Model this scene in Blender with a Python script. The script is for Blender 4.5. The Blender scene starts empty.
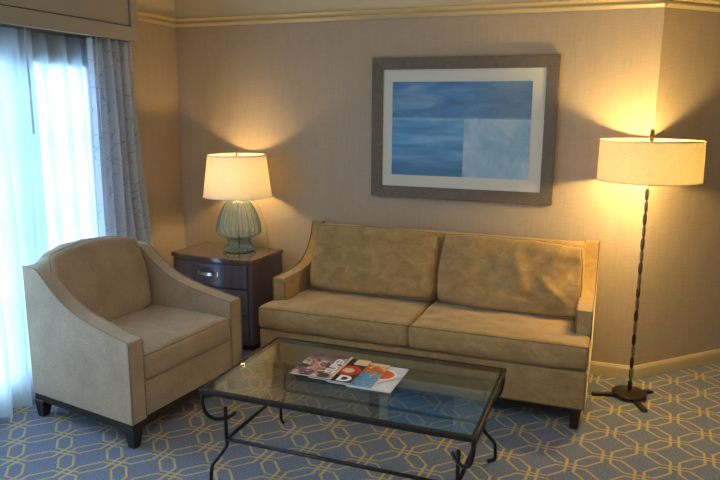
import bpy, bmesh, math, random
from mathutils import Vector, Matrix, noise
random.seed(7)
PI = math.pi
col = bpy.context.scene.collection
sc = bpy.context.scene

# ------------------------------------------------------------------ helpers
class MB:
    def __init__(s): s.v = []; s.f = []
    def add(s, vs, fs, M=None):
        n = len(s.v)
        for p in vs:
            p = Vector(p)
            s.v.append(M @ p if M else p)
        for f in fs: s.f.append([i + n for i in f])
        return s
    def box(s, x0, x1, y0, y1, z0, z1, M=None):
        vs = [(x, y, z) for z in (z0, z1) for y in (y0, y1) for x in (x0, x1)]
        return s.add(vs, [(0, 2, 3, 1), (4, 5, 7, 6), (0, 1, 5, 4), (2, 6, 7, 3), (0, 4, 6, 2), (1, 3, 7, 5)], M)
    def frustum(s, c0, a0, b0, z0, c1, a1, b1, z1, M=None):
        vs = []
        for (cx, cy), a, b, z in ((c0, a0, b0, z0), (c1, a1, b1, z1)):
            vs += [(cx - a, cy - b, z), (cx + a, cy - b, z), (cx + a, cy + b, z), (cx - a, cy + b, z)]
        return s.add(vs, [(3, 2, 1, 0), (4, 5, 6, 7), (0, 1, 5, 4), (1, 2, 6, 5), (2, 3, 7, 6), (3, 0, 4, 7)], M)
    def tube(s, pts, r, n=8, closed=False, M=None):
        pts = [Vector(p) for p in pts]; m = len(pts)
        rs = r if isinstance(r, (list, tuple)) else [r] * m
        prev = None; rings = []
        for i, p in enumerate(pts):
            if closed: t = pts[(i + 1) % m] - pts[i - 1]
            else: t = pts[min(i + 1, m - 1)] - pts[max(i - 1, 0)]
            if t.length < 1e-9: t = Vector((0, 0, 1))
            t.normalize()
            if prev is None:
                a = Vector((0, 0, 1)) if abs(t.z) < .9 else Vector((1, 0, 0))
                u = t.cross(a).normalized()
            else:
                u = (prev - t * prev.dot(t)).normalized()
            prev = u; w = t.cross(u)
            rings.append([p + (u * math.cos(2 * PI * k / n) + w * math.sin(2 * PI * k / n)) * rs[i] for k in range(n)])
        vs = [q for R in rings for q in R]; fs = []
        last = m if closed else m - 1
        for i in range(last):
            j = (i + 1) % m
            for k in range(n):
                l = (k + 1) % n
                fs.append((i * n + k, i * n + l, j * n + l, j * n + k))
        if not closed:
            fs.append(tuple(range(n - 1, -1, -1))); fs.append(tuple((m - 1) * n + k for k in range(n)))
        return s.add(vs, fs, M)
    def lathe(s, prof, n=48, rf=None, M=None, cap=False):
        vs = []; fs = []
        for (r, z) in prof:
            for k in range(n):
                a = 2 * PI * k / n; rr = rf(r, z, a) if rf else r
                vs.append((rr * math.cos(a), rr * math.sin(a), z))
        for i in range(len(prof) - 1):
            for k in range(n):
                l = (k + 1) % n
                fs.append((i * n + k, i * n + l, (i + 1) * n + l, (i + 1) * n + k))
        if cap:
            fs.append(tuple(range(n - 1, -1, -1))); fs.append(tuple((len(prof) - 1) * n + k for k in range(n)))
        return s.add(vs, fs, M)
    def prism(s, poly, a0, a1, axis='y', M=None):
        n = len(poly)
        def P(p, a):
            if axis == 'y': return (p[0], a, p[1])
            if axis == 'x': return (a, p[0], p[1])
            return (p[0], p[1], a)
        vs = [P(p, a0) for p in poly] + [P(p, a1) for p in poly]
        fs = [tuple(range(n - 1, -1, -1)), tuple(range(n, 2 * n))]
        for i in range(n):
            j = (i + 1) % n
            fs.append((i, j, n + j, n + i))
        return s.add(vs, fs, M)
    def build(s, name, mat, parent=None, smooth=False, bevel=0, seg=2, normals=True):
        me = bpy.data.meshes.new(name)
        me.from_pydata([tuple(v) for v in s.v], [], s.f); me.validate()
        if normals:
            bm = bmesh.new(); bm.from_mesh(me); bmesh.ops.recalc_face_normals(bm, faces=bm.faces); bm.to_mesh(me); bm.free()
        if mat: me.materials.append(mat)
        o = bpy.data.objects.new(name, me); col.objects.link(o)
        if parent: o.parent = parent
        if bevel:
            b = o.modifiers.new('bevel', 'BEVEL'); b.width = bevel; b.segments = seg; b.limit_method = 'ANGLE'; b.angle_limit = math.radians(35)
        if smooth or bevel:
            for p in me.polygons: p.use_smooth = True
            if bevel and not smooth:
                w = o.modifiers.new('wn', 'WEIGHTED_NORMAL'); w.keep_sharp = True
        return o

def tag(o, label=None, cat=None, group=None, kind=None):
    if label: o['label'] = label
    if cat: o['category'] = cat
    if group: o['group'] = group
    if kind: o['kind'] = kind
    return o
def empty(name, loc, rz=0, label=None, cat=None, group=None):
    o = bpy.data.objects.new(name, None); col.objects.link(o); o.empty_display_size = .1
    o.location = loc; o.rotation_euler = (0, 0, rz)
    return tag(o, label, cat, group)
def struct(name, mb, mat, parent=None, **k):
    o = mb.build(name, mat, parent, **k)
    if not parent: o['kind'] = 'structure'
    return o
def catmull(pts, n=8, closed=False):
    pts = [Vector(p) for p in pts]; out = []; m = len(pts)
    for i in range(m if closed else m - 1):
        g = lambda k: pts[k % m] if closed else pts[max(0, min(m - 1, k))]
        p0, p1, p2, p3 = g(i - 1), g(i), g(i + 1), g(i + 2)
        for k in range(n):
            t = k / n
            out.append(.5 * ((2 * p1) + (p2 - p0) * t + (2 * p0 - 5 * p1 + 4 * p2 - p3) * t * t + (3 * p1 - p0 - 3 * p2 + p3) * t ** 3))
    if not closed: out.append(pts[-1])
    return out

# ------------------------------------------------------------------ materials
def srgb(r, g, b):
    f = lambda c: (c / 255 / 12.92) if c <= 10 else ((c / 255 + .055) / 1.055) ** 2.4
    return (f(r), f(g), f(b), 1)
class NT:
    def __init__(s, name):
        s.m = bpy.data.materials.new(name); s.m.use_nodes = True
        s.t = s.m.node_tree; s.t.nodes.clear()
        s.out = s.t.nodes.new('ShaderNodeOutputMaterial')
    def n(s, typ, **k):
        o = s.t.nodes.new('ShaderNode' + typ)
        for a, b in k.items(): setattr(o, a, b)
        return o
    def l(s, a, b): s.t.links.new(a, b)
    def set(s, sock, v):
        if isinstance(v, bpy.types.NodeSocket): s.l(v, sock)
        else: sock.default_value = v
    def math(s, op, a, b=None, c=None, clamp=False):
        o = s.n('Math', operation=op); o.use_clamp = clamp
        s.set(o.inputs[0], a)
        if b is not None: s.set(o.inputs[1], b)
        if c is not None: s.set(o.inputs[2], c)
        return o.outputs[0]
    def mix(s, f, a, b, blend='MIX'):
        o = s.n('Mix', data_type='RGBA', blend_type=blend)
        s.set(o.inputs[0], f); s.set(o.inputs[6], a); s.set(o.inputs[7], b)
        return o.outputs[2]
    def coord(s, which='Object'): return s.n('TexCoord').outputs[which]
    def mapping(s, v, scale=(1, 1, 1), loc=(0, 0, 0), rot=(0, 0, 0)):
        o = s.n('Mapping'); s.l(v, o.inputs[0]); o.inputs[1].default_value = loc; o.inputs[2].default_value = rot; o.inputs[3].default_value = scale
        return o.outputs[0]
    def noise(s, v, scale, detail=3, rough=.5, dist=0):
        o = s.n('TexNoise'); s.l(v, o.inputs['Vector']); o.inputs['Scale'].default_value = scale
        o.inputs['Detail'].default_value = detail; o.inputs['Roughness'].default_value = rough; o.inputs['Distortion'].default_value = dist
        return o.outputs[0]
    def ramp(s, f, stops, interp='LINEAR'):
        o = s.n('ValToRGB'); s.l(f, o.inputs[0]); e = o.color_ramp.elements; o.color_ramp.interpolation = interp
        while len(e) > 1: e.remove(e[-1])
        e[0].position = stops[0][0]; e[0].color = stops[0][1]
        for p, c in stops[1:]:
            x = e.new(p); x.color = c
        return o.outputs[0]
    def bump(s, h, strength=.3, dist=.002):
        o = s.n('Bump'); s.l(h, o.inputs['Height']); o.inputs['Strength'].default_value = strength; o.inputs['Distance'].default_value = dist
        return o.outputs[0]
    def bsdf(s, color, rough=.6, metal=0, normal=None, sheen=0, sheen_rough=.4, sheen_tint=(1, 1, 1, 1), coat=0, spec=.5, link=True):
        o = s.n('BsdfPrincipled'); s.set(o.inputs['Base Color'], color); s.set(o.inputs['Roughness'], rough)
        o.inputs['Metallic'].default_value = metal; o.inputs['Sheen Weight'].default_value = sheen
        o.inputs['Sheen Roughness'].default_value = sheen_rough; o.inputs['Sheen Tint'].default_value = sheen_tint
        o.inputs['Coat Weight'].default_value = coat; o.inputs['Specular IOR Level'].default_value = spec
        if normal: s.l(normal, o.inputs['Normal'])
        if link: s.l(o.outputs[0], s.out.inputs[0])
        return o.outputs[0]

def plain(name, c, rough=.5, metal=0, nscale=40, namp=.12, **k):
    t = NT(name); v = t.coord(); nz = t.noise(v, nscale, 3)
    d = tuple(x * (1 - namp) for x in c[:3]) + (1,); b = tuple(min(1, x * (1 + namp)) for x in c[:3]) + (1,)
    t.bsdf(t.mix(nz, d, b), rough, metal, **k); return t.m

def wallpaper():
    t = NT('wallpaper_woven'); v = t.coord()
    # fine vertical threads and faint cross threads
    vert = t.noise(t.mapping(v, (420, 420, 6)), 1, 2)
    hor = t.noise(t.mapping(v, (14, 14, 300)), 1, 2)
    broad = t.noise(t.mapping(v, (16, 16, .5)), 1, 2)
    f = t.math('ADD', t.math('MULTIPLY', vert, .5), t.math('MULTIPLY', hor, .38)); f = t.math('ADD', f, t.math('MULTIPLY', broad, .12))
    c = t.ramp(f, [(.3, srgb(172, 153, 132)), (.72, srgb(200, 182, 158))])
    t.bsdf(c, .62, normal=t.bump(f, .35, .0012), spec=.35); return t.m

def carpet():
    t = NT('carpet_lattice'); v = t.coord(); sep = t.n('SeparateXYZ'); t.l(v, sep.inputs[0])
    wob = t.noise(v, 55, 2); wob2 = t.noise(t.mapping(v, (1, 1, 1), (3, 7, 0)), 55, 2)
    X = t.math('ADD', t.math('SUBTRACT', sep.outputs[0], 2.691), t.math('MULTIPLY', t.math('SUBTRACT', wob, .5), .006))
    Y = t.math('ADD', t.math('ADD', sep.outputs[1], .948), t.math('MULTIPLY', t.math('SUBTRACT', wob2, .5), .006))
    # i = (.1424 X - .010 Y)/det ; j = (.150Y-.006X)/det
    det = .1504 * .1412 - .004 * .009
    i = t.math('ADD', t.math('MULTIPLY', X, .1412 / det), t.math('MULTIPLY', Y, -.009 / det))
    j = t.math('ADD', t.math('MULTIPLY', X, -.004 / det), t.math('MULTIPLY', Y, .1504 / det))
    fi, fj = t.math('FLOOR', i), t.math('FLOOR', j)
    x = t.math('SUBTRACT', i, fi); y0 = t.math('SUBTRACT', j, fj)
    par = t.math('ABSOLUTE', t.math('MODULO', t.math('ADD', fi, fj), 2))
    y = t.math('ABSOLUTE', t.math('SUBTRACT', y0, par))
    def seg(px, py, ax, ay, bx, by, hw):
        dx_, dy_ = bx - ax, by - ay; L2 = dx_ * dx_ + dy_ * dy_
        ex, ey = t.math('SUBTRACT', px, ax), t.math('SUBTRACT', py, ay)
        k = t.math('ADD', t.math('MULTIPLY', ex, dx_ / L2), t.math('MULTIPLY', ey, dy_ / L2), clamp=True)
        qx, qy = t.math('SUBTRACT', ex, t.math('MULTIPLY', k, dx_)), t.math('SUBTRACT', ey, t.math('MULTIPLY', k, dy_))
        return t.math('SUBTRACT', t.math('SQRT', t.math('ADD', t.math('MULTIPLY', qx, qx), t.math('MULTIPLY', qy, qy))), hw)
    x2, y2 = t.math('SUBTRACT', 1, x), t.math('SUBTRACT', 1, y)
    d = None
    for X_, Y_ in ((x, y), (x2, y2)):
        for sg in ((0, .09, .44, .10, .026), (.44, .10, .87, .60, .031), (.13, 0, .13, .40, .040)):
            e = seg(X_, Y_, *sg); d = e if d is None else t.math('MINIMUM', d, e)
    line = t.n('MapRange'); line.inputs[1].default_value = .014; line.inputs[2].default_value = -.006
    t.l(d, line.inputs[0]); ln = line.outputs[0]
    # little knot at every node
    fine = t.noise(t.mapping(v, (260, 260, 260)), 1, 2)
    thr = t.noise(t.mapping(v, (90, 340, 1)), 1, 2)
    blue = t.ramp(thr, [(.3, srgb(88, 98, 120)), (.55, srgb(116, 126, 148)), (.75, srgb(150, 156, 170))])
    gold = t.ramp(fine, [(.3, srgb(176, 148, 82)), (.7, srgb(226, 200, 128))])
    brk = t.math('MULTIPLY', ln, t.math('ADD', .72, t.math('MULTIPLY', fine, .4)), clamp=True)
    c = t.mix(brk, blue, gold)
    big = t.noise(v, 2.2, 2); c = t.mix(t.math('MULTIPLY', big, .18), c, srgb(70, 72, 86))
    h = t.math('ADD', t.math('MULTIPLY', fine, .7), t.math('MULTIPLY', ln, .5))
    t.bsdf(c, .95, normal=t.bump(h, .6, .004), sheen=.25, spec=.1); return t.m

def velvet(name, dark, mid, light, scale=5, sheen=.7, tint=(1, .9, .7, 1)):
    t = NT(name); v = t.coord()
    a = t.noise(t.mapping(v, (1, 1, 1.6)), scale, 6, .62, 1.0); b = t.noise(v, 240, 2)
    nap = t.noise(v, scale * 5, 5, .7, .6)
    f = t.math('ADD', t.math('MULTIPLY', a, .68), t.math('ADD', t.math('MULTIPLY', b, .12), t.math('MULTIPLY', nap, .2)))
    c = t.ramp(f, [(.33, dark), (.5, mid), (.66, light)])
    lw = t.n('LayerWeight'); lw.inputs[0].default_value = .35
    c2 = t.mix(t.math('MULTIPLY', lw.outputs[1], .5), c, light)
    t.bsdf(c2, .78, normal=t.bump(t.math('ADD', a, t.math('MULTIPLY', b, .2)), .2, .006), sheen=sheen, sheen_rough=.35, sheen_tint=tint, spec=.2)
    return t.m

def tweed(name, dark, light):
    t = NT(name); v = t.coord()
    a = t.noise(t.mapping(v, (500, 500, 120)), 1, 2); b = t.noise(t.mapping(v, (120, 120, 500)), 1, 2); c0 = t.noise(v, 6, 3)
    f = t.math('ADD', t.math('MULTIPLY', a, .4), t.math('ADD', t.math('MULTIPLY', b, .4), t.math('MULTIPLY', c0, .25)))
    t.bsdf(t.ramp(f, [(.36, dark), (.68, light)]), .85, normal=t.bump(f, .4, .0015), sheen=.35, spec=.2); return t.m

def shade_mat(name, c, trans, weave=300, trs=.15):
    t = NT(name); v = t.coord()
    a = t.noise(t.mapping(v, (weave, weave, weave * .14)), 1, 2); b = t.noise(t.mapping(v, (weave * .14, weave * .14, weave)), 1, 2)
    f = t.math('ADD', t.math('MULTIPLY', a, .5), t.math('MULTIPLY', b, .5))
    dk = tuple(x * .80 for x in c[:3]) + (1,)
    cc = t.ramp(f, [(.35, dk), (.62, c)])
    d = t.n('BsdfDiffuse'); t.l(cc, d.inputs[0])
    tr = t.n('BsdfTranslucent'); t.l(t.mix(1, cc, trans, 'MULTIPLY'), tr.inputs[0])
    m = t.n('MixShader'); m.inputs[0].default_value = trs; t.l(d.outputs[0], m.inputs[1]); t.l(tr.outputs[0], m.inputs[2])
    t.l(m.outputs[0], t.out.inputs[0]); return t.m

def sheer_mat():
    t = NT('sheer_voile'); v = t.coord()
    th = t.noise(t.mapping(v, (260, 260, 8)), 1, 2)
    tr = t.n('BsdfTransparent'); tr.inputs[0].default_value = (.93, .97, 1, 1)
    tl = t.n('BsdfTranslucent'); tl.inputs[0].default_value = (.46, .60, .72, 1)
    df = t.n('BsdfDiffuse'); df.inputs[0].default_value = (.82, .87, .92, 1)
    a = t.n('MixShader'); a.inputs[0].default_value = .42; t.l(tl.outputs[0], a.inputs[1]); t.l(df.outputs[0], a.inputs[2])
    m = t.n('MixShader'); t.l(t.math('ADD', .82, t.math('MULTIPLY', th, .16)), m.inputs[0])
    t.l(tr.outputs[0], m.inputs[1]); t.l(a.outputs[0], m.inputs[2]); t.l(m.outputs[0], t.out.inputs[0]); return t.m

def drape_mat():
    t = NT('drape_scroll'); v = t.coord('UV')
    w = t.noise(v, 5, 2, .5)
    wv = t.n('VectorMath', operation='ADD'); t.l(v, wv.inputs[0])
    nz = t.n('TexNoise'); t.l(v, nz.inputs['Vector']); nz.inputs['Scale'].default_value = 7
    sc_ = t.n('VectorMath', operation='SCALE'); t.l(nz.outputs[1], sc_.inputs[0]); sc_.inputs['Scale'].default_value = .22
    t.l(sc_.outputs[0], wv.inputs[1])
    vo = t.n('TexVoronoi', feature='DISTANCE_TO_EDGE'); t.l(wv.outputs[0], vo.inputs['Vector']); vo.inputs['Scale'].default_value = 8.5
    ln = t.n('MapRange'); ln.inputs[1].default_value = .03; ln.inputs[2].default_value = .008; t.l(vo.outputs['Distance'], ln.inputs[0])
    brk = t.noise(v, 13, 2); gate = t.n('MapRange'); gate.inputs[1].default_value = .42; gate.inputs[2].default_value = .5; t.l(brk, gate.inputs[0])
    f = t.math('MULTIPLY', ln.outputs[0], t.math('MULTIPLY', gate.outputs[0], .5))
    c = t.mix(f, srgb(222, 228, 240), srgb(140, 144, 156))
    d = t.n('BsdfDiffuse'); t.l(c, d.inputs[0]); tl = t.n('BsdfTranslucent'); t.l(c, tl.inputs[0])
    m = t.n('MixShader'); m.inputs[0].default_value = .12; t.l(d.outputs[0], m.inputs[1]); t.l(tl.outputs[0], m.inputs[2]); t.l(m.outputs[0], t.out.inputs[0]); return t.m

def thin_glass(name, face, edge, ior=1.5, rough=0.0, blend=.35, body=0):
    t = NT(name)
    lw = t.n('LayerWeight'); lw.inputs[0].default_value = blend
    tr = t.n('BsdfTransparent'); t.l(t.mix(lw.outputs[1], face, edge), tr.inputs[0])
    g = t.n('BsdfGlossy'); g.inputs['Roughness'].default_value = rough
    f2 = t.n('LayerWeight'); f2.inputs[0].default_value = .5; r0 = ((ior - 1) / (ior + 1)) ** 2
    fr = t.math('ADD', r0, t.math('MULTIPLY', t.math('POWER', f2.outputs[1], 5), 1 - r0))
    m = t.n('MixShader'); t.l(fr, m.inputs[0]); t.l(tr.outputs[0], m.inputs[1]); t.l(g.outputs[0], m.inputs[2])
    if body:
        d = t.n('BsdfDiffuse'); d.inputs[0].default_value = (.50, .68, .72, 1); b = t.n('MixShader'); b.inputs[0].default_value = body
        t.l(tr.outputs[0], b.inputs[1]); t.l(d.outputs[0], b.inputs[2]); t.l(b.outputs[0], m.inputs[1])
    t.l(m.outputs[0], t.out.inputs[0]); return t.m

def emis(name, c, s):
    t = NT(name); e = t.n('Emission'); e.inputs[0].default_value = c; e.inputs[1].default_value = s; t.l(e.outputs[0], t.out.inputs[0]); return t.m

def iron():
    t = NT('wrought_iron'); v = t.coord(); a = t.noise(v, 60, 4, .6)
    t.bsdf(t.ramp(a, [(.3, srgb(24, 22, 24)), (.7, srgb(48, 44, 44))]), .38, .5, normal=t.bump(a, .3, .001)); return t.m
def wood(name, a, b, rough=.35, ax=(3, 3, 40), **k):
    t = NT(name); v = t.coord(); n = t.noise(t.mapping(v, ax), 1, 4, .6, .4)
    t.bsdf(t.ramp(n, [(.3, a), (.7, b)]), rough, normal=t.bump(n, .12, .001), **k); return t.m

M_wall = wallpaper(); M_carpet = carpet()
M_paint = plain('painted_cream_plaster', srgb(230, 214, 180), .75, nscale=8, namp=.03)
M_ceil = plain('ceiling_paint', srgb(226, 214, 186), .85, nscale=8, namp=.03)
M_trim = plain('trim_gloss_paint', srgb(204, 184, 142), .35, nscale=12, namp=.03)
M_valance = plain('valance_paint', srgb(176, 168, 158), .5, nscale=14, namp=.04)
M_groove = plain('groove_shadow_paint', srgb(96, 88, 78), .7)
M_sofa = velvet('sofa_velvet', srgb(142, 113, 74), srgb(162, 132, 88), srgb(182, 152, 106), 9)
M_sofapipe = velvet('sofa_piping', srgb(104, 80, 54), srgb(124, 96, 64), srgb(150, 120, 82), 30)
M_chair = tweed('armchair_tweed', srgb(142, 122, 102), srgb(192, 170, 144))
M_chairpipe = tweed('armchair_piping', srgb(122, 106, 88), srgb(160, 142, 120))
M_espresso = wood('espresso_leg', srgb(28, 22, 22), srgb(46, 37, 36), .4)
M_stand = wood('nightstand_lacquer', srgb(88, 78, 92), srgb(110, 100, 114), .30, (30, 2, 2), coat=.3)  # bluish window reflection is mixed into the lacquer colour
M_standtop = wood('nightstand_top', srgb(96, 80, 76), srgb(118, 100, 92), .10, (30, 2, 2), coat=.6)
M_chrome = plain('brushed_nickel', srgb(206, 204, 200), .22, 1, namp=.05)
M_iron = iron()
M_rod = plain('dark_bronze', srgb(84, 70, 56), .34, .85, 90, .35)
M_rodlight = plain('pale_bronze_edge', srgb(150, 136, 118), .35, .8, 90, .2)
M_white = plain('white_metal', srgb(232, 230, 224), .5, namp=.03)
M_frame = wood('taupe_picture_frame', srgb(98, 86, 74), srgb(114, 102, 88), .5, (30, 30, 60))
M_mat = plain('picture_mat', srgb(224, 222, 212), .85, nscale=60, namp=.02)
M_shade = shade_mat('lamp_shade_linen_white', (.86, .83, .78, 1), (1, .88, .62, 1), 380, .30)
M_shade2 = shade_mat('floor_shade_burlap', (.80, .70, .48, 1), (1, .87, .58, 1), 260, .12)
M_glassbase = thin_glass('teal_ribbed_glass', (.88, .96, .97, 1), (.26, .42, .46, 1), 1.6, .05, .45, .16)
M_tableglass = thin_glass('table_glass', (.86, .92, .91, 1), (.68, .80, .79, 1), 2.1, 0, .2)
M_pane = thin_glass('window_glass', (.97, .99, .99, 1), (.9, .95, .95, 1), 1.3)
M_sheer = sheer_mat(); M_drape = drape_mat()
M_wand = shade_mat('clear_plastic_wand', (.9, .93, .96, 1), (1, 1, 1, 1), 5, .6)
M_bulb = emis('bulb_glow', (1, .72, .38, 1), 25)
M_paper = plain('paper_edges', srgb(220, 214, 204), .7)
M_black = plain('black_ink', srgb(20, 18, 20), .5); M_red = plain('red_ink', srgb(196, 52, 46), .4)
M_orange = plain('orange_ink', srgb(222, 104, 56), .4); M_wht = plain('white_ink', srgb(238, 236, 234), .4, namp=.03)
M_cream = plain('cream_ink', srgb(216, 190, 150), .45)
M_cord = plain('clear_cord', srgb(150, 130, 100), .3)

# ------------------------------------------------------------------ room
H = 2.62; RH = 2.212; W = 3.262; T = .12
BW = (4.62, 1.36)   # end of the angled wall
room = [(0, -5.3), (5.6, -5.3), (5.6, 1.36), BW, (W, 0), (0, 0)]
def slab(z0, z1):
    g = .15
    return MB().prism([(-g, -5.45), (5.75, -5.45), (5.75, 1.5), (4.56, 1.5), (W - .05, .13), (-g, .13)], z0, z1, 'z')
struct('floor', slab(-.1, 0), M_carpet); struct('ceiling', slab(H, H + .1), M_ceil)
WY0, WY1, WZ0, WZ1 = -3.0, -.90, .10, 1.93     # window opening in the left wall
VY_0, VY_1 = -5.0, -3.3  # second opening, added out of view for cool side fill
wl = MB(); wl.box(-T, 0, -5.3, VY_0, 0, H).box(-T, 0, VY_1, WY0, 0, H).box(-T, 0, VY_0, VY_1, 0, .3).box(-T, 0, VY_0, VY_1, 2.1, H).box(-T, 0, WY1, .12, 0, H).box(-T, 0, WY0, WY1, 0, WZ0).box(-T, 0, WY0, WY1, WZ1, H)
struct('wall_left', wl, M_wall)
struct('wall_back', MB().box(0, W, 0, T, 0, H), M_wall)
A = Vector((W, 0, 0)); Bv = Vector((BW[0], BW[1], 0)); dA = (Bv - A).normalized(); nA = Vector((-dA.y, dA.x, 0)); LA = (Bv - A).length
MA = Matrix(((dA.x, nA.x, 0, A.x), (dA.y, nA.y, 0, A.y), (0, 0, 1, 0), (0, 0, 0, 1)))
struct('wall_right', MB().box(0, LA + .05, 0, T, 0, H, MA), M_wall)
struct('wall_alcove', MB().box(BW[0], 5.6, BW[1], BW[1] + T, 0, H), M_wall)
struct('wall_far_right', MB().box(5.6, 5.6 + T, -5.3, 1.5, 0, H), M_wall)
struct('wall_front', MB().box(-T, 5.72, -5.3 - T, -5.3, 0, H), M_wall)

def upper(name, mb): struct(name, mb, M_paint)
# painted frieze above the picture rail
upper('trim_1', MB().box(0, .006, -5.3, 0, RH, H)); upper('trim_2', MB().box(.006, W, -.006, 0, RH, H)); upper('trim_3', MB().box(0, LA, -.006, 0, RH, H, MA))
railp = [(0, 0), (.008, -.0), (.014, .010), (.020, .016), (.020, .024), (.013, .030), (.013, .036), (.026, .042), (.034, .052), (.034, .058), (0, .062)]
def rail(name, L, M):
    struct(name, MB().prism([(-a, RH + b) for a, b in railp], 0, L, 'x', M), M_trim, bevel=.0015)
rail('trim_4', W, Matrix())
rail('trim_5', LA, MA)
rail('trim_6', 5.3, Matrix(((0, -1, 0, 0), (-1, 0, 0, 0), (0, 0, 1, 0), (0, 0, 0, 1))))
basep = [(0, 0), (.018, 0), (.018, .060), (.012, .070), (.007, .082), (0, .084)]
def basebd(name, x0, L, M): struct(name, MB().prism([(-a, b) for a, b in basep], x0, L, 'x', M), M_trim, bevel=.001)
basebd('baseboard_back', .0, W, Matrix()); basebd('baseboard_right', 0, LA, MA)
ML = Matrix(((0, -1, 0, 0), (-1, 0, 0, 0), (0, 0, 1, 0), (0, 0, 0, 1)))
basebd('baseboard_left', .0, 5.3, ML)

# window: frame, muntins and panes
wf = MB()
wf.box(-.10, .012, WY0, WY0 + .06, WZ0, WZ1).box(-.10, .012, WY1 - .06, WY1, WZ0, WZ1).box(-.10, .012, WY0, WY1, WZ0, WZ0 + .06).box(-.10, .012, WY0, WY1, WZ1 - .06, WZ1)
win = struct('window_1', wf, M_white, bevel=.004)
mt = MB(); ny = 6
for k in range(1, ny):
    y = WY0 + (WY1 - WY0) * k / ny; wd = .05 if k in (2, 4) else .012
    mt.box(-.07, -.03, y - wd, y + wd, WZ0 + .05, WZ1 - .05)
for z in (.55, 1.0, 1.45): mt.box(-.07, -.03, WY0 + .05, WY1 - .05, z - .013, z + .013)
mt.build('muntins', M_white, win)
MB().box(-.052, -.048, WY0 + .05, WY1 - .05, WZ0 + .05, WZ1 - .05).build('pane', M_pane, win)

w2 = MB()  # made-up window out of view, put in to let fill light through
w2.box(-.10, .012, VY_0, VY_0 + .06, .3, 2.1).box(-.10, .012, VY_1 - .06, VY_1, .3, 2.1).box(-.10, .012, VY_0, VY_1, .3, .36).box(-.10, .012, VY_0, VY_1, 2.04, 2.1)
win2 = struct('fill_window', w2, M_white, bevel=.004)
MB().box(-.052, -.048, VY_0 + .05, VY_1 - .05, .35, 2.05).build('pane', M_pane, win2)
# valance box over the window
val = empty('window_valance', (.1, -1.95, 2.045), 0, 'grey painted wooden valance box with recessed panel above the window curtains', 'valance')
VY0, VY1 = -1.25, 1.27; VH = H - 2.045
def vb(mb, name, mat, par, **k): return mb.build(name, mat, par, **k)
f = MB()
f.box(.085, .105, VY0, VY1, 0, .085).box(.085, .105, VY0, VY1, VH - .06, VH - .002)
f.box(.085, .105, VY1 - .06, VY1, .085, VH - .06).box(.085, .105, VY0, VY0 + .06, .085, VH - .06)
f.box(-.098, .085, VY1 - .02, VY1, 0, VH - .002).box(-.098, .085, VY0, VY0 + .02, 0, VH - .002)
vb(f, 'frame', M_valance, val, bevel=.002)
vb(MB().box(.083, .095, VY0 + .066, VY1 - .066, .091, VH - .066), 'panel', M_valance, val, bevel=.002)
vb(MB().box(.070, .084, VY0 + .02, VY1 - .02, .0, VH - .02), 'backing_board', M_groove, val)

# curtains ---------------------------------------------------------------
def curtain(name, mat, ytop, ybot, xtop, xbot, ztop, zbot, folds, amp, seed, label, cat, group=None, sharp=1.0, N=260, Mz=26, thick=0, bulge=None):
    rnd = random.Random(seed)
    ph = [0]; 
    for k in range(folds): ph.append(ph[-1] + rnd.uniform(.7, 1.35))
    tot = ph[-1]; ph = [p / tot for p in ph]
    amps = [amp * rnd.uniform(.6, 1.25) for _ in range(folds)]
    vs = []; uv = []; fs = []
    for j in range(Mz + 1):
        t = j / Mz; z = ztop + (zbot - ztop) * t
        ye0 = ytop[0] + (ybot[0] - ytop[0]) * t; ye1 = ytop[1] + (ybot[1] - ytop[1]) * t
        if bulge: ye1 = bulge(t)
        xx = xtop + (xbot - xtop) * t
        for i in range(N + 1):
            s = i / N
            k = 0
            while k < folds - 1 and s > ph[k + 1]: k += 1
            u = (s - ph[k]) / (ph[k + 1] - ph[k])
            a = amps[k] * (.75 + .35 * t)
            w = math.sin(2 * PI * u); w2 = .25 * math.sin(4 * PI * u + seed)
            n = noise.noise(Vector((s * 9, t * 2.2, seed))) * .4
            x = xx + a * (w + w2 + n) 
            y = ye0 + (ye1 - ye0) * (s + .006 * math.sin(7 * t + 12 * s) * (1 if 0 < s < 1 else 0)) + a * .35 * math.cos(2 * PI * u)
            vs.append((x, y, z)); uv.append((s * abs(ytop[1] - ytop[0]) * 1.9, z))
    for j in range(Mz):
        for i in range(N):
            a = j * (N + 1) + i; fs.append((a, a + 1, a + N + 2, a + N + 1))
    mb = MB(); c = Vector((xbot, (ybot[0] + ybot[1]) / 2, 0))
    mb.add([Vector(v) - c for v in vs], fs)
    o = mb.build(name, mat, None, smooth=True, normals=False); o.location = c
    l = o.data.uv_layers.new(name='UVMap')
    for lp in o.data.loops: l.data[lp.index].uv = uv[lp.vertex_index]
    return tag(o, label, cat, group)
curtain('sheer_curtain', M_sheer, (-2.95, -1.44), (-2.95, -1.44), .105, .105, 2.04, .012, 13, .040, 3, 'white sheer curtain panel at the left edge of the window, overlapping its neighbour', 'curtain', 'sheer curtain panels')
curtain('sheer_curtain', M_sheer, (-1.56, -.96), (-1.56, -.94), .045, .045, 2.04, .012, 5, .030, 11, 'white sheer curtain panel over the bright pane beside the patterned drape', 'curtain', 'sheer curtain panels')
curtain('patterned_drape', M_drape, (-1.05, -.66), (-1.06, -.52), .125, .125, 2.04, .015, 6, .050, 5, 'pale blue-grey floor-length drape with dark scroll pattern, hanging beside the sheer curtains', 'curtain',
        bulge=lambda t: -.655 + .13 * min(1, t * 1.25) ** 1.3)
def wand(y, zb, label):
    o = MB().tube([(0, 0, 2.06 - zb), (.001, 0, .3), (0, 0, 0)], .0055, 8).build('curtain_wand', M_wand, None, smooth=True)
    o.location = (.168 if y < -1.2 else .172, y, zb); return tag(o, label, 'curtain wand', 'curtain wands')
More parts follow.
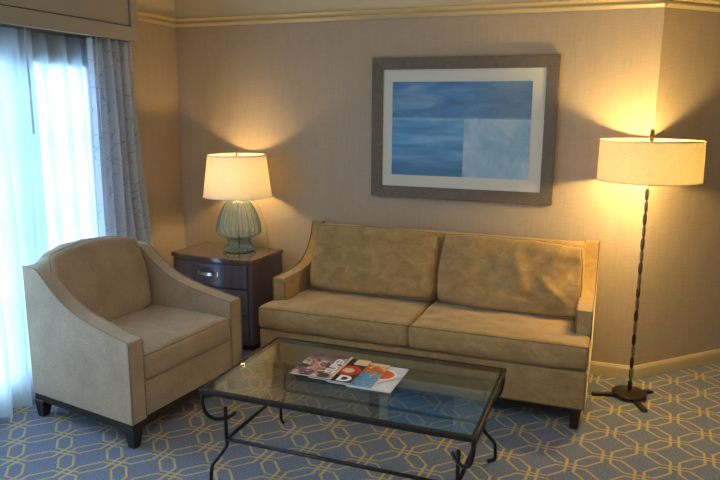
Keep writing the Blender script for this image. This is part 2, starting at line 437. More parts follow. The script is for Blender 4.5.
wand(-1.53, 1.50, 'thin white curtain wand hanging in front of the overlap of the sheer curtains')
wand(-1.02, 1.50, 'thin white curtain wand hanging in front of the edge of the patterned drape')

# ------------------------------------------------------------------ cushions
def cushion_map(w, d, h, r, crown, side=.0, amp=0, seed=0, nscale=6, shape=None, soft=.0, creases=None):
    def f(u, v, t):
        cu, cv = max(0, 1 - u * u), max(0, 1 - v * v)
        p = Vector((u * d / 2, v * w / 2, t * h / 2))
        q = Vector((max(-d / 2 + r, min(d / 2 - r, p.x)), max(-w / 2 + r, min(w / 2 - r, p.y)), max(-h / 2 + r, min(h / 2 - r, p.z))))
        n = p - q
        if n.length > 1e-9: n.normalize(); p = q + n * r
        else: n = Vector((0, 0, t))
        p.z += t * crown * (cu ** .5) * (cv ** .5)
        ct = max(0, 1 - t * t)
        p.x += (1 if u > 0 else -1) * side * ct * (abs(u) ** 4) * cv ** .5
        p.y += (1 if v > 0 else -1) * side * ct * (abs(v) ** 4) * cu ** .5
        if soft:   # pinch the corners in
            k = (u * u) * (v * v); p.x -= u * soft * k; p.y -= v * soft * k
        if shape: p = shape(p, u, v, t)
        if amp:
            e = noise.fractal(Vector((p.x * nscale, p.y * nscale * .8, p.z * nscale + seed * 3.1)), .9, 2.1, 3)
            p += n * e * amp
        if creases: p += n * creases(p, u, v, t)
        return p
    return f
def cushion_mesh(fm, n=30):
    mb = MB(); g = [math.sin((-1 + 2 * i / n) * PI / 2) * .5 + (-1 + 2 * i / n) * .5 for i in range(n + 1)]
    tt = [math.sin((-1 + 2 * i / 8) * PI / 2) for i in range(9)]
    def patch(A, B, fn):
        vs = [fn(a, b) for a in A for b in B]; m = len(B)
        fs = [(i * m + j, i * m + j + 1, (i + 1) * m + j + 1, (i + 1) * m + j) for i in range(len(A) - 1) for j in range(m - 1)]
        mb.add(vs, fs)
    for s in (-1, 1):
        patch(g, g, lambda a, b: fm(a, b, s)); patch(g, tt, lambda a, b: fm(s, a, b)); patch(g, tt, lambda a, b: fm(a, s, b))
    return mb
def weld(o, d=.0004):
    bm = bmesh.new(); bm.from_mesh(o.data); bmesh.ops.remove_doubles(bm, verts=bm.verts, dist=d); bmesh.ops.recalc_face_normals(bm, faces=bm.faces); bm.to_mesh(o.data); bm.free()
    for p in o.data.polygons: p.use_smooth = True
def make_cushion(name, fm, mat, pipe, parent, M=Matrix(), n=30, prad=.0045, sides=(1, -1)):
    mb = cushion_mesh(fm, n); mb.v = [M @ v for v in mb.v]
    o = mb.build(name, mat, parent, smooth=True); weld(o)
    pm = MB(); K = 26
    for t in sides:
        pts = []
        for a, b in [((-1, -1), (1, -1)), ((1, -1), (1, 1)), ((1, 1), (-1, 1)), ((-1, 1), (-1, -1))]:
            for k in range(K):
                s = k / K; s = .5 - .5 * math.cos(PI * s)
                pts.append(M @ fm(a[0] + (b[0] - a[0]) * s, a[1] + (b[1] - a[1]) * s, t))
        pm.tube(pts, prad, 6, closed=True)
    pm.build('piping', pipe, o, smooth=True)
    return o

def taper(o, D, k):
    for v in o.data.vertices: v.co.y *= 1 - k * max(0, min(1, -v.co.x / D))
def seating(root, w, D, armt, profile, armx, zb, zs, mat, pipe, backtop, body_front, arm_z0, tk=0):
    """local frame: x forward (0 = front), y across, z up"""
    hw = w / 2
    prof = [(p.x, p.y) for p in catmull([Vector((a, b)) for a, b in profile], 6)]
    # arms
    for s in (-1, 1):
        y0, y1 = (s * hw, s * (hw - armt)); y0, y1 = min(y0, y1), max(y0, y1)
        poly = [(armx, arm_z0)] + prof + [(-D, arm_z0)]
        a = MB().prism(poly, y0, y1, 'y').build('arm', mat, root, bevel=.012, seg=3)
        pp = MB()
        for yy in (y0 + .004, y1 - .004):
            pts = [(armx + .001, yy, arm_z0 + .01), (armx + .001, yy, profile[0][1] - .02)] + [(x, yy, z + .001) for x, z in prof if x <= armx - .004]
            pp.tube(pts, .004, 6)
        q = pp.build('piping', pipe, a, smooth=True)
        if tk: taper(a, D, tk); taper(q, D, tk)
    return prof

# ------------------------------------------------------------------ sofa
sofa = empty('sofa', (2.065, -.865, 0), -PI / 2, 'long tan velvet two-seat sofa with sloping arms, set against the back wall under the picture', 'sofa')
SW, SD = 1.905, .825
seating(sofa, SW, SD, .088, [(-.20, .598), (-.30, .598), (-.45, .60), (-.57, .618), (-.67, .665), (-.745, .745), (-.785, .83), (-.80, .865), (-.825, .865)], -.20, .11, .33, M_sofa, M_sofapipe, .86, 0, .20)
MB().box(-SD, -.012, -SW / 2 + .003, SW / 2 - .003, .115, .325).build('seat_base', M_sofa, sofa, bevel=.012, seg=3)
MB().tube([(-.010, -SW / 2 + .012, .30), (-.008, -SW / 2 + .012, .125), (-.008, SW / 2 - .012, .125), (-.010, SW / 2 - .012, .30)], .004, 6).build('piping', M_sofapipe, sofa, smooth=True)
MB().prism([(-SD + .002, .30), (-SD + .002, .858), (-SD + .075, .858), (-SD + .19, .44), (-SD + .19, .30)], -SW / 2 + .08, SW / 2 - .08).build('backrest', M_sofa, sofa, bevel=.015, seg=3)
MB().box(-SD + .03, -.05, -SW / 2 + .04, SW / 2 - .04, .075, .118).build('base_rail', M_espresso, sofa, bevel=.003)
for sx in (-.05, -SD + .05):
    for sy in (-1, 1):
        MB().frustum((sx + (.002 if sx > -.4 else -.0), sy * (SW / 2 - .055)), .020, .020, 0, (sx, sy * (SW / 2 - .05)), .030, .030, .117).build('leg', M_espresso, sofa, bevel=.002)
# seat cushions with ears wrapping in front of the arms
cw = SW / 2 - .004; cd = .66
for s in (-1, 1):
    def shp(p, u, v, t, s=s):
        # outer side steps inward behind the arm front
        xl = p.x - cd / 2    # 0 front .. -cd back
        k = min(1, max(0, (-xl - .17) / .03)); k = k * k * (3 - 2 * k)
        o = (v * s + 1) / 2
        p.y -= s * .092 * k * o
        return p
    def cr(p, u, v, t, s=s):
        if u > .2: return .004 * math.sin(p.y * 46 + s) * noise.noise(Vector((p.y * 9, p.z * 20, s * 4)))
        return 0
    fm = cushion_map(cw, cd, .13, .022, .016, .010, .007, 4 + s, 7, shp, 0, cr)
    M = Matrix.Translation((-cd / 2 + .008, s * (cw / 2 + .002), .398)) @ Matrix.Rotation(math.radians(-1), 4, 'Y')
    make_cushion('seat_cushion', fm, M_sofa, M_sofapipe, sofa, M, 44)
# back cushions
bw = (SW - .19) / 2
for s in (-1, 1):
    def cr(p, u, v, t, s=s):
        e = 0
        if t > .5:
            rgt = 1 if s > 0 else .45
            for (cu, cv, ang, ln, wd, am) in ([(-.1, .15, .15, .5, .05, .012), (.1, .38, -.25, .45, .05, -.012), (.35, .62, .5, .4, .06, .012), (.0, -.35, -.15, .45, .06, -.008), (.45, -.7, -.5, .35, .07, .012), (-.35, .85, -.3, .5, .06, -.010), (.55, .3, 1.2, .5, .05, -.009)] if s > 0 else
                                              [(.5, -.55, .7, .4, .08, .010), (.55, .65, -.7, .4, .08, -.012), (-.4, .2, .2, .6, .1, .008), (.3, .0, 1.5, .7, .08, -.006)]):
                du, dv = u - cu, v - cv; a = du * math.cos(ang) + dv * math.sin(ang); b = -du * math.sin(ang) + dv * math.cos(ang)
                e += am * math.exp(-(a / ln) ** 2 - (b / wd) ** 2 / 1.6)
        return e * rgt * 1.7 if t > .5 else 0
    def shp(p, u, v, t, s=s):
        # sagging lower corners / slight tilt of the right-hand one
        if s > 0:
            p.x += .018 * v * (1 - 0) * .5
            p.x += -.020 * (1 - v * v) * (1 if u < 0 else 0) * 0
        k = max(0, u); p.z += .02 * k * (1 - v * v)
        return p
    fm = cushion_map(bw - .008, .445, .115, .026, .040, .0, .010, 9 + s * 3, 6, shp, .016, cr)
    # map: cushion x -> downwards, z -> forward
    tilt = math.radians(21 if s < 0 else 19)
    R = Matrix(((0, 0, 1, 0), (0, 1, 0, 0), (-1, 0, 0, 0), (0, 0, 0, 1)))
    M = Matrix.Translation((-.552 + (.012 if s > 0 else 0), s * (bw / 2 - .002) + .030, .676 - (.004 if s > 0 else 0))) @ Matrix.Rotation(-tilt, 4, 'Y') @ R
    o = make_cushion('back_cushion', fm, M_sofa, M_sofapipe, sofa, M, 44)
    if s > 0: o['label'] = 'creased right-hand back cushion'

# ------------------------------------------------------------------ armchair
ang = math.radians(-6)
Fp = Vector((.985, -1.87, 0)); dx = Vector((math.cos(ang), math.sin(ang), 0)); dy = Vector((-math.sin(ang), math.cos(ang), 0))
CW, CD = .88, .765
ch = empty('armchair', Fp + dy * CW / 2, ang, 'beige tweed armchair with sloping arms and dark legs, standing by the window curtains', 'armchair')
seating(ch, CW, CD, .10, [(0, .553), (-.06, .560), (-.14, .576), (-.28, .607), (-.42, .655), (-.545, .735), (-.62, .800), (-.665, .828), (-.71, .832), (-CD, .830)], 0, .13, .33, M_chair, M_chairpipe, .85, 0, .135, .11)
MB().box(-CD + .02, -.012, -CW / 2 + .09, CW / 2 - .09, .137, .325).build('seat_base', M_chair, ch, bevel=.010, seg=3)
MB().prism([(-CD + .001, .137), (-CD + .001, .828), (-CD + .04, .828), (-CD + .08, .44), (-CD + .08, .137)], -CW / 2 + .12, CW / 2 - .12).build('backrest', M_chair, ch, bevel=.015, seg=3)
taper(MB().box(-CD + .008, -.008, -CW / 2 + .008, CW / 2 - .008, .095, .137).build('base_rail', M_espresso, ch, bevel=.003), CD, .10)
for sx in (-.038, -CD + .045):
    for sy in (-1, 1):
        b = sx + (.0 if sx > -.4 else -.012)
        ty = CW / 2 - .042 - (.035 if sx < -.4 else 0)
        MB().frustum((b, sy * ty), .021, .021, 0, (sx, sy * ty), .034, .034, .10).build('leg', M_espresso, ch, bevel=.003)
fm = cushion_map(CW - .206, .66, .135, .022, .022, .006, .004, 2, 6)
make_cushion('seat_cushion', fm, M_chair, M_chairpipe, ch, Matrix.Translation((-.33 + .004, 0, .396)), 36)
def shp(p, u, v, t):
    k = max(0, -u)
    p.x -= .018 * k * (1 - v * v)
    return p
fm = cushion_map(CW - .22, .48, .12, .040, .045, 0, .012, 5, 5, shp, .025)
R = Matrix(((0, 0, 1, 0), (0, 1, 0, 0), (-1, 0, 0, 0), (0, 0, 0, 1)))
make_cushion('back_cushion', fm, M_chair, M_chairpipe, ch, Matrix.Translation((-.640, -.018, .668)) @ Matrix.Rotation(math.radians(-14), 4, 'Y') @ R, 36, .0035, (1,))

# ------------------------------------------------------------------ nightstand
ns = empty('nightstand', (.535, -.252, 0), math.radians(-3), 'dark brown bow-front nightstand with drawers, in the corner beside the sofa', 'nightstand')
NW, ND, NH, BOW = .67, .41, .645, .032
def bowpoly(hw, yb, yf, n=14, bow=BOW):
    return [(hw, yb), (-hw, yb)] + [(-hw + 2 * hw * k / n, yf - bow * (1 - ((-hw + 2 * hw * k / n) / (NW / 2)) ** 2)) for k in range(n + 1)]
MB().prism(bowpoly(NW / 2 - .008, ND / 2 - .005, -ND / 2 + .014), .045, NH - .028, 'z').build('cabinet_body', M_stand, ns, bevel=.002)
MB().prism(bowpoly(NW / 2, ND / 2, -ND / 2), NH - .028, NH, 'z').build('tabletop', M_standtop, ns, bevel=.003)
MB().prism(bowpoly(NW / 2 - .03, ND / 2 - .03, -ND / 2 + .04), 0, .046, 'z').build('plinth', M_espresso, ns)
for k, (z0, z1) in enumerate([(.445, .600), (.260, .432), (.068, .247)]):
    hw = NW / 2 - .042; n = 14
    xs = [-hw + 2 * hw * i / n for i in range(n + 1)]
    fy = lambda x: -ND / 2 + .014 - BOW * (1 - (x / (NW / 2)) ** 2)
    poly = [(x, fy(x) - .010) for x in xs] + [(x, fy(x) + .004) for x in reversed(xs)]
    d = MB().prism(poly, z0, z1, 'z').build('drawer', M_stand, ns, bevel=.003)
    # recessed dark gap round the drawer
    gp = MB(); g = .004
    poly2 = [(x * (hw + g) / hw, fy(x) - .0012) for x in xs] + [(x * (hw + g) / hw, fy(x) + .003) for x in reversed(xs)]
    gp.prism(poly2, z0 - g, z1 + g, 'z').build('drawer_reveal', M_black, ns)
    zc = (z0 + z1) / 2 + .01; y0 = fy(0) - .010
    hp = [(-.075, y0 + .001, zc), (-.072, y0 - .012, zc), (-.055, y0 - .022, zc), (-.02, y0 - .026, zc), (.02, y0 - .026, zc), (.055, y0 - .022, zc), (.072, y0 - .012, zc), (.075, y0 + .001, zc)]
    hm = MB(); pts = catmull(hp, 4); vs = []; fs = []
    for p in pts:
        vs += [(p.x, p.y - .003, p.z - .011), (p.x, p.y - .003, p.z + .011), (p.x, p.y + .003, p.z + .011), (p.x, p.y + .003, p.z - .011)]
    for i in range(len(pts) - 1):
        for e in range(4): fs.append((i * 4 + e, i * 4 + (e + 1) % 4, i * 4 + 4 + (e + 1) % 4, i * 4 + 4 + e))
    fs += [(0, 1, 2, 3), tuple(len(vs) - 4 + i for i in (3, 2, 1, 0))]
    hm.add(vs, fs)
    for sx in (-1, 1): hm.box(sx * .075 - .010, sx * .075 + .010, y0 - .007, y0 + .002, zc - .014, zc + .014)
    hm.build('handle', M_chrome, d, bevel=.0015)

# ------------------------------------------------------------------ table lamp
tl = empty('table_lamp', (.615, -.225, NH + .001), 0, 'ribbed teal glass table lamp with a white drum shade, lit, on the nightstand', 'lamp')
def bez(prof, n=6): return [(p.x, p.y) for p in catmull([Vector(p) for p in prof], n)]
gp = bez([(.108, .008), (.112, .018), (.096, .034), (.080, .054), (.076, .076), (.088, .096), (.124, .112), (.147, .128), (.152, .152), (.146, .200), (.130, .255), (.106, .310), (.084, .345), (.068, .358), (.050, .364), (.034, .366)])
def rib(r, z, a):
    k = .055 if r > .06 else .02
    return r * (1 + k * (abs(math.cos(a * 10)) * 2 - 1))
MB().lathe(gp, 160, rib).build('glass_base', M_glassbase, tl, smooth=True)
MB().lathe([(.0, .001), (.100, .001), (.102, .006), (.0, .007)], 48).build('base_disc', M_glassbase, tl, smooth=False)
MB().lathe([(.0, .352), (.040, .352), (.042, .360), (.030, .368), (.012, .374), (.012, .43), (.02, .43), (.02, .47), (0, .47)], 24).build('socket', M_chrome, tl, smooth=False, bevel=.001)
MB().tube([(0, 0, .008), (0, 0, .352)], .006, 8).build('rod', M_chrome, tl, smooth=True)
MB().lathe([(0, .47), (.014, .475), (.03, .51), (.03, .535), (.018, .56), (0, .567)], 20).build('bulb', M_bulb, tl, smooth=True)
Z0, Z1, R0, R1 = .392, .676, .237, .200
sh = MB().lathe([(R0, Z0), ((R0 * 3 + R1) / 4, (Z0 * 3 + Z1) / 4), ((R0 + R1) / 2, (Z0 + Z1) / 2), (R1, Z1)], 64).build('lamp_shade', M_shade, tl, smooth=True, normals=False)
for r, z in ((R0, Z0), (R1, Z1)): MB().tube([(r * math.cos(2 * PI * k / 48), r * math.sin(2 * PI * k / 48), z) for k in range(48)], .0032, 6, closed=True).build('shade_rim', M_shade, sh, smooth=True)
sp = MB()
for k in range(3):
    a = k * 2 * PI / 3 + .4; sp.tube([(0, 0, Z1 - .012), (R1 * math.cos(a), R1 * math.sin(a), Z1 - .004)], .002, 5)
for s in (-1, 1): sp.tube(catmull([(0.02 * s, 0, .43), (.055 * s, 0, .50), (.05 * s, 0, .60), (0, 0, Z1 - .012)], 6), .0022, 5)
sp.build('harp', M_chrome, tl, smooth=True)
MB().lathe([(0, Z1 - .014), (.008, Z1 - .012), (.005, Z1 - .002), (.009, Z1 + .008), (.004, Z1 + .018), (0, Z1 + .019)], 14).build('finial', M_chrome, tl, smooth=True)
MB().tube(catmull([(.035, .02, .375), (.11, .06, .34), (.165, .09, .18), (.165, .12, .012), (.16, .15, .005)], 8), .0022, 6).build('power_cord', M_cord, tl, smooth=True)

# ------------------------------------------------------------------ floor lamp
FX, FY = 3.243, -.287
fl = empty('floor_lamp', (FX, FY, 0), 0, 'tall bronze floor lamp with segmented pole and wide drum shade, right of the sofa', 'lamp')
MB().lathe([(0, .018), (.094, .018), (.098, .022), (.094, .030), (.03, .036), (0, .037)], 40).build('base_plate', M_rod, fl, smooth=False, bevel=.001)
for deg, L in ((196, .215), (42, .175), (292, .215)):
    a = math.radians(deg); M = Matrix.Rotation(a, 4, 'Z')
    MB().prism([(.02, .019), (L - .01, .016), (L, .0), (L - .05, .0), (.02, .004)], -.017, .017, 'y', M).build('foot', M_espresso, fl, bevel=.002)
# pole of elongated facetted links, alternately turned
z = .034; seg = 0; top = 1.225
nseg = 17; L = (top - z) / nseg
MB().tube([(0, 0, z), (0, 0, 1.44)], .005, 8).build('pole', M_rod, fl, smooth=True)
for k in range(nseg):
    M = Matrix.Translation((0, 0, z + k * L)) @ Matrix.Rotation(k * PI / 4 + .3, 4, 'Z')
    MB().lathe([(.0055, 0), (.0095, .006), (.0125, L * .3), (.0125, L * .7), (.0095, L - .006), (.0055, L)], 4, None, M, cap=True).build('pole_link', M_rod if k % 2 == 0 else M_rodlight, fl, bevel=.0015)
FZ0, FZ1, FR = 1.268, 1.484, .266
sh = MB().lathe([(FR + .003, FZ0), (FR + .001, (FZ0 + FZ1) / 2), (FR, FZ1)], 80).build('lamp_shade', M_shade2, fl, smooth=True, normals=False)
for r, zz in ((FR + .003, FZ0), (FR, FZ1)): MB().tube([(r * math.cos(2 * PI * k / 64), r * math.sin(2 * PI * k / 64), zz) for k in range(64)], .003, 6, closed=True).build('shade_rim', M_cream, sh, smooth=True)
sp = MB()
for k in range(3):
    a = k * 2 * PI / 3 + .2; sp.tube([(0, 0, FZ1 - .01), (FR * math.cos(a), FR * math.sin(a), FZ1 - .004)], .0025, 5)
sp.build('spider', M_rod, fl, smooth=True)
for s in (-1, 1):
    MB().tube([(0, 0, 1.29), (.05 * s, .0, 1.30)], .009, 8).build('socket', M_rod, fl, smooth=True)
    MB().lathe([(0, 0), (.012, .004), (.028, .03), (.030, .05), (.02, .072), (0, .08)], 18, None, Matrix.Translation((.055 * s, 0, 1.30))).build('bulb', M_bulb, fl, smooth=True)
MB().lathe([(.004, FZ1 - .01), (.011, FZ1), (.013, FZ1 + .03), (.011, FZ1 + .056), (.004, FZ1 + .062)], 6, None, None, cap=True).build('finial', M_rod, fl, bevel=.001)

# ------------------------------------------------------------------ coffee table
TX0, TX1, TY0, TY1, TZ = 1.465, 2.662, -2.006, -1.281, .462
tb = empty('coffee_table', ((TX0 + TX1) / 2, (TY0 + TY1) / 2, 0), 0, 'low wrought iron coffee table with a clear glass top in front of the sofa', 'coffee table')
hx, hy = (TX1 - TX0) / 2, (TY1 - TY0) / 2
fr = MB()
t_ = .019
for a in ((-hx, hx, -hy, -hy + t_), (-hx, hx, hy - t_, hy)): fr.box(a[0], a[1], a[2], a[3], TZ - .024, TZ)
for a in ((-hx, -hx + t_, -hy + t_, hy - t_), (hx - t_, hx, -hy + t_, hy - t_)): fr.box(a[0], a[1], a[2], a[3], TZ - .024, TZ)
fr.build('tabletop_frame', M_iron, tb, bevel=.004)
MB().box(-hx + t_ + .001, hx - t_ - .001, -hy + t_ + .001, hy - t_ - .001, TZ - .012, TZ - .002).build('glass_top', M_tableglass, tb)
ins = .08
for sx in (-1, 1):
    for sy in (-1, 1):
        c = Vector((sx * hx, sy * hy, 0)); di = Vector((-sx, -sy, 0))
        P = lambda a, z: c + di * a + Vector((0, 0, z))
        lg = MB()
        # S-shaped leg: vertical post, kink out, foot with a toe
        post = catmull([P(ins, .335), P(ins, .26), P(ins, .205), P(ins, .175), P(ins - .028, .125), P(ins - .044, .10), P(ins - .050, .07), P(ins - .052, .02), P(ins - .045, .009), P(ins - .022, .008)], 5)
        lg.tube(post, .0085, 8)
        lo = lg.build('leg', M_iron, tb, smooth=True)
        MB().lathe([(0, -.004), (.009, -.004), (.011, .004), (.008, .010), (.010, .016), (.007, .024), (0, .026)], 12, None, Matrix.Translation(P(ins, .335))).build('finial', M_iron, lo, smooth=True)
        hk = MB()
        hook = catmull([P(.012, TZ - .024), P(.010, .40), P(.020, .345), P(.045, .312), P(.075, .305), P(.098, .312), P(.112, .325)], 5)
        hk.tube(hook, .0085, 8)
        hk.build('bracket', M_iron, tb, smooth=True)
st = .205
for sy in (-1, 1):
    MB().tube([(-hx + ins, sy * (hy - ins), st), (hx - ins, sy * (hy - ins), st)], .0085, 8).build('stretcher', M_iron, tb, smooth=True)
for sx in (-1, 1):
    MB().tube([(sx * (hx - ins), -hy + ins, st), (sx * (hx - ins), hy - ins, st)], .0085, 8).build('stretcher', M_iron, tb, smooth=True)

# ------------------------------------------------------------------ magazines
def cover_people():
    t = NT('cover_photo_people'); v = t.coord(); a = t.noise(v, 16, 3, .6, .8); b = t.noise(t.mapping(v, (1, 1, 1), (5, 2, 0)), 22, 3, .6, 1)
    c = t.ramp(a, [(.36, srgb(48, 38, 40)), (.46, srgb(96, 66, 70)), (.52, srgb(196, 138, 128)), (.58, srgb(222, 172, 156)), (.62, srgb(88, 74, 54)), (.7, srgb(60, 50, 48))])
    c = t.mix(t.ramp(b, [(.56, (0, 0, 0, 1)), (.62, (1, 1, 1, 1))]), c, srgb(208, 206, 200))
    sp = t.n('SeparateXYZ'); t.l(v, sp.inputs[0])
    e = t.n('MapRange'); e.inputs[1].default_value = .03; e.inputs[2].default_value = .08; t.l(sp.outputs[1], e.inputs[0])
    c = t.mix(t.math('MULTIPLY', e.outputs[0], .8), c, srgb(92, 66, 68))
    t.bsdf(c, .3, coat=.2); return t.m
def cover_patch(name, stops, sc_=20, off=0):
    t = NT(name); v = t.coord(); a = t.noise(t.mapping(v, (1, 1, 1), (off, off, 0)), sc_, 3, .6, .6)
    t.bsdf(t.ramp(a, stops), .3, coat=.2); return t.m
C_dark = cover_patch('cover_black', [(.4, srgb(22, 20, 24)), (.62, srgb(44, 34, 34)), (.68, srgb(70, 60, 44))])
C_multi = cover_patch('cover_blue', [(.4, srgb(70, 140, 190)), (.5, srgb(120, 178, 210)), (.58, srgb(60, 96, 140)), (.66, srgb(180, 200, 214))], 26)
C_hot = cover_patch('cover_warm', [(.38, srgb(226, 190, 90)), (.48, srgb(214, 120, 60)), (.56, srgb(190, 60, 50)), (.64, srgb(120, 150, 110))], 30, 4)
C_grey = cover_patch('cover_pale', [(.4, srgb(196, 200, 212)), (.6, srgb(222, 222, 226)), (.7, srgb(190, 196, 210))], 9)
C_people = cover_people()
MWd, MLn, MT = .203, .278, .0045
mz0 = TZ - .002 + .0008
def text_mesh(name, s, size, mat, parent, loc, rz, bold=0.0):
    cu = bpy.data.curves.new(name, 'FONT'); cu.body = s; cu.size = size; cu.extrude = .0001; cu.offset = bold; cu.align_x = 'CENTER'; cu.align_y = 'CENTER'
    tmp = bpy.data.objects.new(name + '_t', cu); col.objects.link(tmp)
    bpy.context.view_layer.update()
    dg = bpy.context.evaluated_depsgraph_get()
    me = bpy.data.meshes.new_from_object(tmp.evaluated_get(dg)); bpy.data.objects.remove(tmp)
    me.materials.clear(); me.materials.append(mat)
    o = bpy.data.objects.new(name, me); col.objects.link(o); o.parent = parent; o.location = loc; o.rotation_euler = (0, 0, rz); return o
def magazine(x1, yc, lvl, cover, label, rz=0):
    m = empty('magazine', (x1 - MWd / 2, yc, mz0 + lvl * (MT + .0006)), rz, label, 'magazine', 'fanned magazines on the glass coffee table')
    MB().box(-MWd / 2 + .001, MWd / 2 - .001, -MLn / 2 + .001, MLn / 2 - .001, .0003, MT - .0004).build('pages', M_paper, m)
    MB().box(-MWd / 2, MWd / 2, -MLn / 2, MLn / 2, MT - .0005, MT).build('cover', cover, m)
    return m
zt = MT + .0004
def disc(name, mat, m, cx, cy, r0, r1, z, a0=0, a1=2 * PI, sx=1, clipx=None):
    n = 40; vs = []; fs = []
    for k in range(n + 1):
        a = a0 + (a1 - a0) * k / n
        for r in (r0, r1):
            x = cx + r * math.cos(a) * sx; y = cy + r * math.sin(a)
            x = max(-MWd / 2 + .001, min(MWd / 2 - .001, x)); vs.append((x, y, z))
    for k in range(n): fs.append((2 * k, 2 * k + 1, 2 * k + 3, 2 * k + 2))
    return MB().add(vs, fs).build(name, mat, m, normals=False)
m4 = magazine(2.246, -1.610, 0, C_grey, 'pale grey magazine with an orange circle, undermost at the right end of the fan')
disc('cover_circle', M_orange, m4, .010, .035, 0, .052, zt); disc('cover_ring', M_wht, m4, .010, .035, .052, .063, zt)
MB().tube([(.02, -.07, zt), (.05, -.03, zt), (.10, .03, zt)], .0012, 5).build('cover_line', M_stand, m4)
m3 = magazine(2.155, -1.608, 1, C_multi, 'blue magazine with a red and orange picture, second from the right in the fan')
MB().box(-.07, MWd / 2 - .001, .015, MLn / 2 - .03, zt - .0003, zt).build('cover_picture', C_hot, m3)
MB().box(-.07, MWd / 2 - .001, MLn / 2 - .03, MLn / 2 - .001, zt - .0003, zt).build('cover_band', M_cream, m3)
m2 = magazine(2.062, -1.604, 2, C_dark, 'black magazine with a red ring and a white letter D')
disc('cover_ring', M_red, m2, .040, -.005, .028, .058, zt); disc('cover_circle', M_cream, m2, .040, -.005, 0, .028, zt)
MB().box(.035, MWd / 2 - .001, .07, MLn / 2 - .001, zt - .0003, zt).build('cover_picture', M_cream, m2)
text_mesh('cover_letter', 'D', .085, M_wht, m2, (.056, -.100, zt), 0, .004)
m1 = magazine(1.968, -1.600, 3, C_people, 'magazine with a dark crowded photo cover, topmost at the left of the fan')
text_mesh('masthead', 'SUPER', .062, M_wht, m1, (.066, .012, zt), PI / 2, .002)
MB().box(MWd / 2 - .012, MWd / 2 - .001, -MLn / 2 + .001, MLn / 2 - .001, zt - .0004, zt - .0001).build('cover_band', M_cream, m1)

# ------------------------------------------------------------------ picture
PX0, PX1, PZ0, PZ1 = 1.534, 2.717, 1.064, 1.966
pc = empty('framed_picture', ((PX0 + PX1) / 2, 0, (PZ0 + PZ1) / 2), 0, 'large abstract blue painting with white mat in a wide taupe frame above the sofa', 'picture')
a, b = (PX1 - PX0) / 2, (PZ1 - PZ0) / 2; fw = .074
frm = MB()
def bar(p0, p1, p2, p3):
    # mitred frame bar, outer edge p0-p1, inner edge p2-p3 (x,z)
    vs = []
    for (x, zz), y in ((p0, -.002), (p1, -.002), (p2, -.002), (p3, -.002), (p0, -.032), (p1, -.032), (p2, -.026), (p3, -.026)): vs.append((x, y, zz))
    frm.add(vs, [(0, 1, 2, 3), (4, 7, 6, 5), (0, 4, 5, 1), (1, 5, 6, 2), (2, 6, 7, 3), (3, 7, 4, 0)])
bar((-a, -b), (a, -b), (a - fw, -b + fw), (-a + fw, -b + fw)); bar((a, -b), (a, b), (a - fw, b - fw), (a - fw, -b + fw))
bar((a, b), (-a, b), (-a + fw, b - fw), (a - fw, b - fw)); bar((-a, b), (-a, -b), (-a + fw, -b + fw), (-a + fw, b - fw))
frm.build('frame', M_frame, pc, bevel=.002)
ia, ib = a - fw, b - fw
MB().box(-ia - .01, ia + .01, -.016, -.004, -ib - .01, ib + .01).build('mat_board', M_mat, pc)
qx0, qx1, qz0, qz1 = -ia + .066, ia - .078, -ib + .076, ib - .078
def art():
    t = NT('abstract_blue_paint'); v = t.coord(); sp = t.n('SeparateXYZ'); t.l(v, sp.inputs[0])
    X, Z = sp.outputs[0], sp.outputs[2]
    n1 = t.noise(t.mapping(v, (2.5, 1, 9)), 1, 5, .6, .5); n2 = t.noise(t.mapping(v, (5, 1, 5), (3, 0, 1)), 1, 5, .65, .8); n3 = t.noise(t.mapping(v, (2, 1, 14), (7, 0, 2)), 1, 4, .6, .3)
    top = t.ramp(n1, [(.3, srgb(52, 106, 164)), (.5, srgb(76, 138, 198)), (.7, srgb(132, 174, 212))])
    gx = t.n('MapRange'); gx.inputs[1].default_value = -.05; gx.inputs[2].default_value = .3; t.l(X, gx.inputs[0])
    top = t.mix(t.math('MULTIPLY', gx.outputs[0], .6), top, t.ramp(n2, [(.35, srgb(78, 112, 142)), (.65, srgb(128, 150, 168))]))
    bl = t.ramp(n3, [(.3, srgb(54, 124, 186)), (.55, srgb(100, 170, 222)), (.72, srgb(162, 206, 236))])
    gz = t.n('MapRange'); gz.inputs[1].default_value = -.13; gz.inputs[2].default_value = -.27; t.l(Z, gz.inputs[0])
    bl = t.mix(t.math('MULTIPLY', gz.outputs[0], .7), bl, srgb(34, 92, 148))
    br = t.ramp(n2, [(.3, srgb(124, 170, 212)), (.5, srgb(150, 192, 224)), (.7, srgb(188, 214, 232))])
    right = t.math('GREATER_THAN', X, (qx0 + qx1) / 2 + .032); low = t.math('LESS_THAN', Z, qz0 + (qz1 - qz0) * .615)
    c = t.mix(low, top, t.mix(right, bl, br))
    sm = t.n('MapRange'); sm.inputs[1].default_value = .016; sm.inputs[2].default_value = 0
    t.l(t.math('ABSOLUTE', t.math('SUBTRACT', Z, qz0 + (qz1 - qz0) * .61)), sm.inputs[0])
    c = t.mix(t.math('MULTIPLY', sm.outputs[0], .35), c, srgb(190, 214, 230))
    t.bsdf(c, .35, coat=.25); return t.m
MB().box(qx0, qx1, -.0185, -.015, qz0, qz1).build('painting', art(), pc)

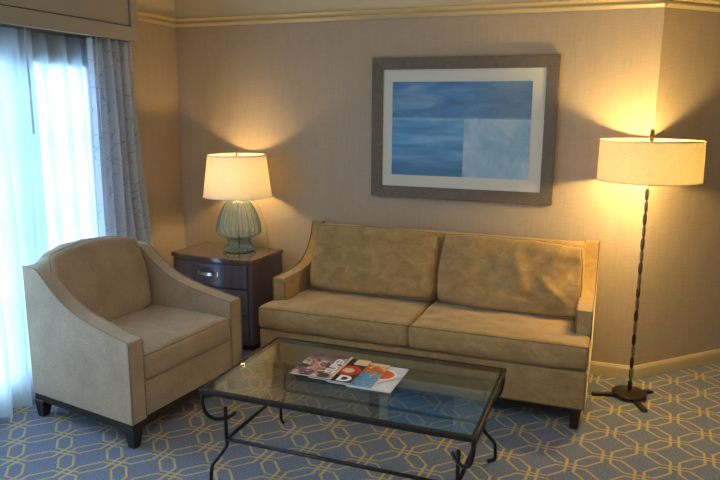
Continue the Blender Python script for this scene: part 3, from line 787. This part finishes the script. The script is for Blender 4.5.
# ------------------------------------------------------------------ lights
def point(name, loc, e, c, r=.03):
    l = bpy.data.lights.new(name, 'POINT'); l.energy = e; l.color = c; l.shadow_soft_size = r
    o = bpy.data.objects.new(name, l); col.objects.link(o); o.location = loc; return o
WARM = (1, .67, .20)
point('table_lamp_light', (.615, -.225, NH + .53), 32, (1, .66, .23), .035)
point('floor_lamp_light', (FX - .055, FY, 1.34), 54, WARM, .035); point('floor_lamp_light', (FX + .055, FY, 1.34), 54, WARM, .035)
def area(name, loc, rot, sx, sy, e, c):
    l = bpy.data.lights.new(name, 'AREA'); l.shape = 'RECTANGLE'; l.size = sx; l.size_y = sy; l.energy = e; l.color = c
    o = bpy.data.objects.new(name, l); col.objects.link(o); o.location = loc; o.rotation_euler = rot; return o
area('daylight', (-.9, -1.85, 1.35), (0, math.radians(-90), 0), 3.0, 2.6, 165, (.62, .82, 1))
area('daylight', (-.9, -4.15, 1.3), (0, math.radians(-90), 0), 2.2, 1.9, 72, (.76, .86, 1))  # added fill light outside the made-up window
area('ceiling_fill', (2.6, -3.6, H - .02), (0, 0, 0), 1.6, 1.6, 14, (1, .97, .92))  # unseen fill lamp under the ceiling, added to brighten the room

w = bpy.data.worlds.new('World'); sc.world = w; w.use_nodes = True
bg = w.node_tree.nodes['Background']; bg.inputs[0].default_value = (.62, .82, 1, 1); bg.inputs[1].default_value = 1.2

# ------------------------------------------------------------------ camera
cx, cy, cz, yaw, pitch, roll, fpx = 3.0616, -4.2893, 1.65, .3603, .195, .0065, 671.25
fv = Vector((-math.sin(yaw) * math.cos(pitch), math.cos(yaw) * math.cos(pitch), -math.sin(pitch)))
r_ = Vector((math.cos(yaw), math.sin(yaw), 0)); u_ = r_.cross(fv)
rr = r_ * math.cos(roll) + u_ * math.sin(roll); uu = -r_ * math.sin(roll) + u_ * math.cos(roll)
cam = bpy.data.cameras.new('camera'); co = bpy.data.objects.new('camera', cam); col.objects.link(co)
co.matrix_world = Matrix(((rr.x, uu.x, -fv.x, cx), (rr.y, uu.y, -fv.y, cy), (rr.z, uu.z, -fv.z, cz), (0, 0, 0, 1)))
cam.sensor_width = 36; cam.sensor_fit = 'HORIZONTAL'; cam.lens = fpx / 720 * 36; cam.clip_start = .05
sc.camera = co
sc.view_settings.view_transform = 'Standard'; sc.view_settings.look = 'None'; sc.view_settings.exposure = .8
sc.cycles.max_bounces = 10; sc.cycles.transparent_max_bounces = 16; sc.cycles.sample_clamp_indirect = 4
sc.cycles.caustics_reflective = False; sc.cycles.caustics_refractive = False
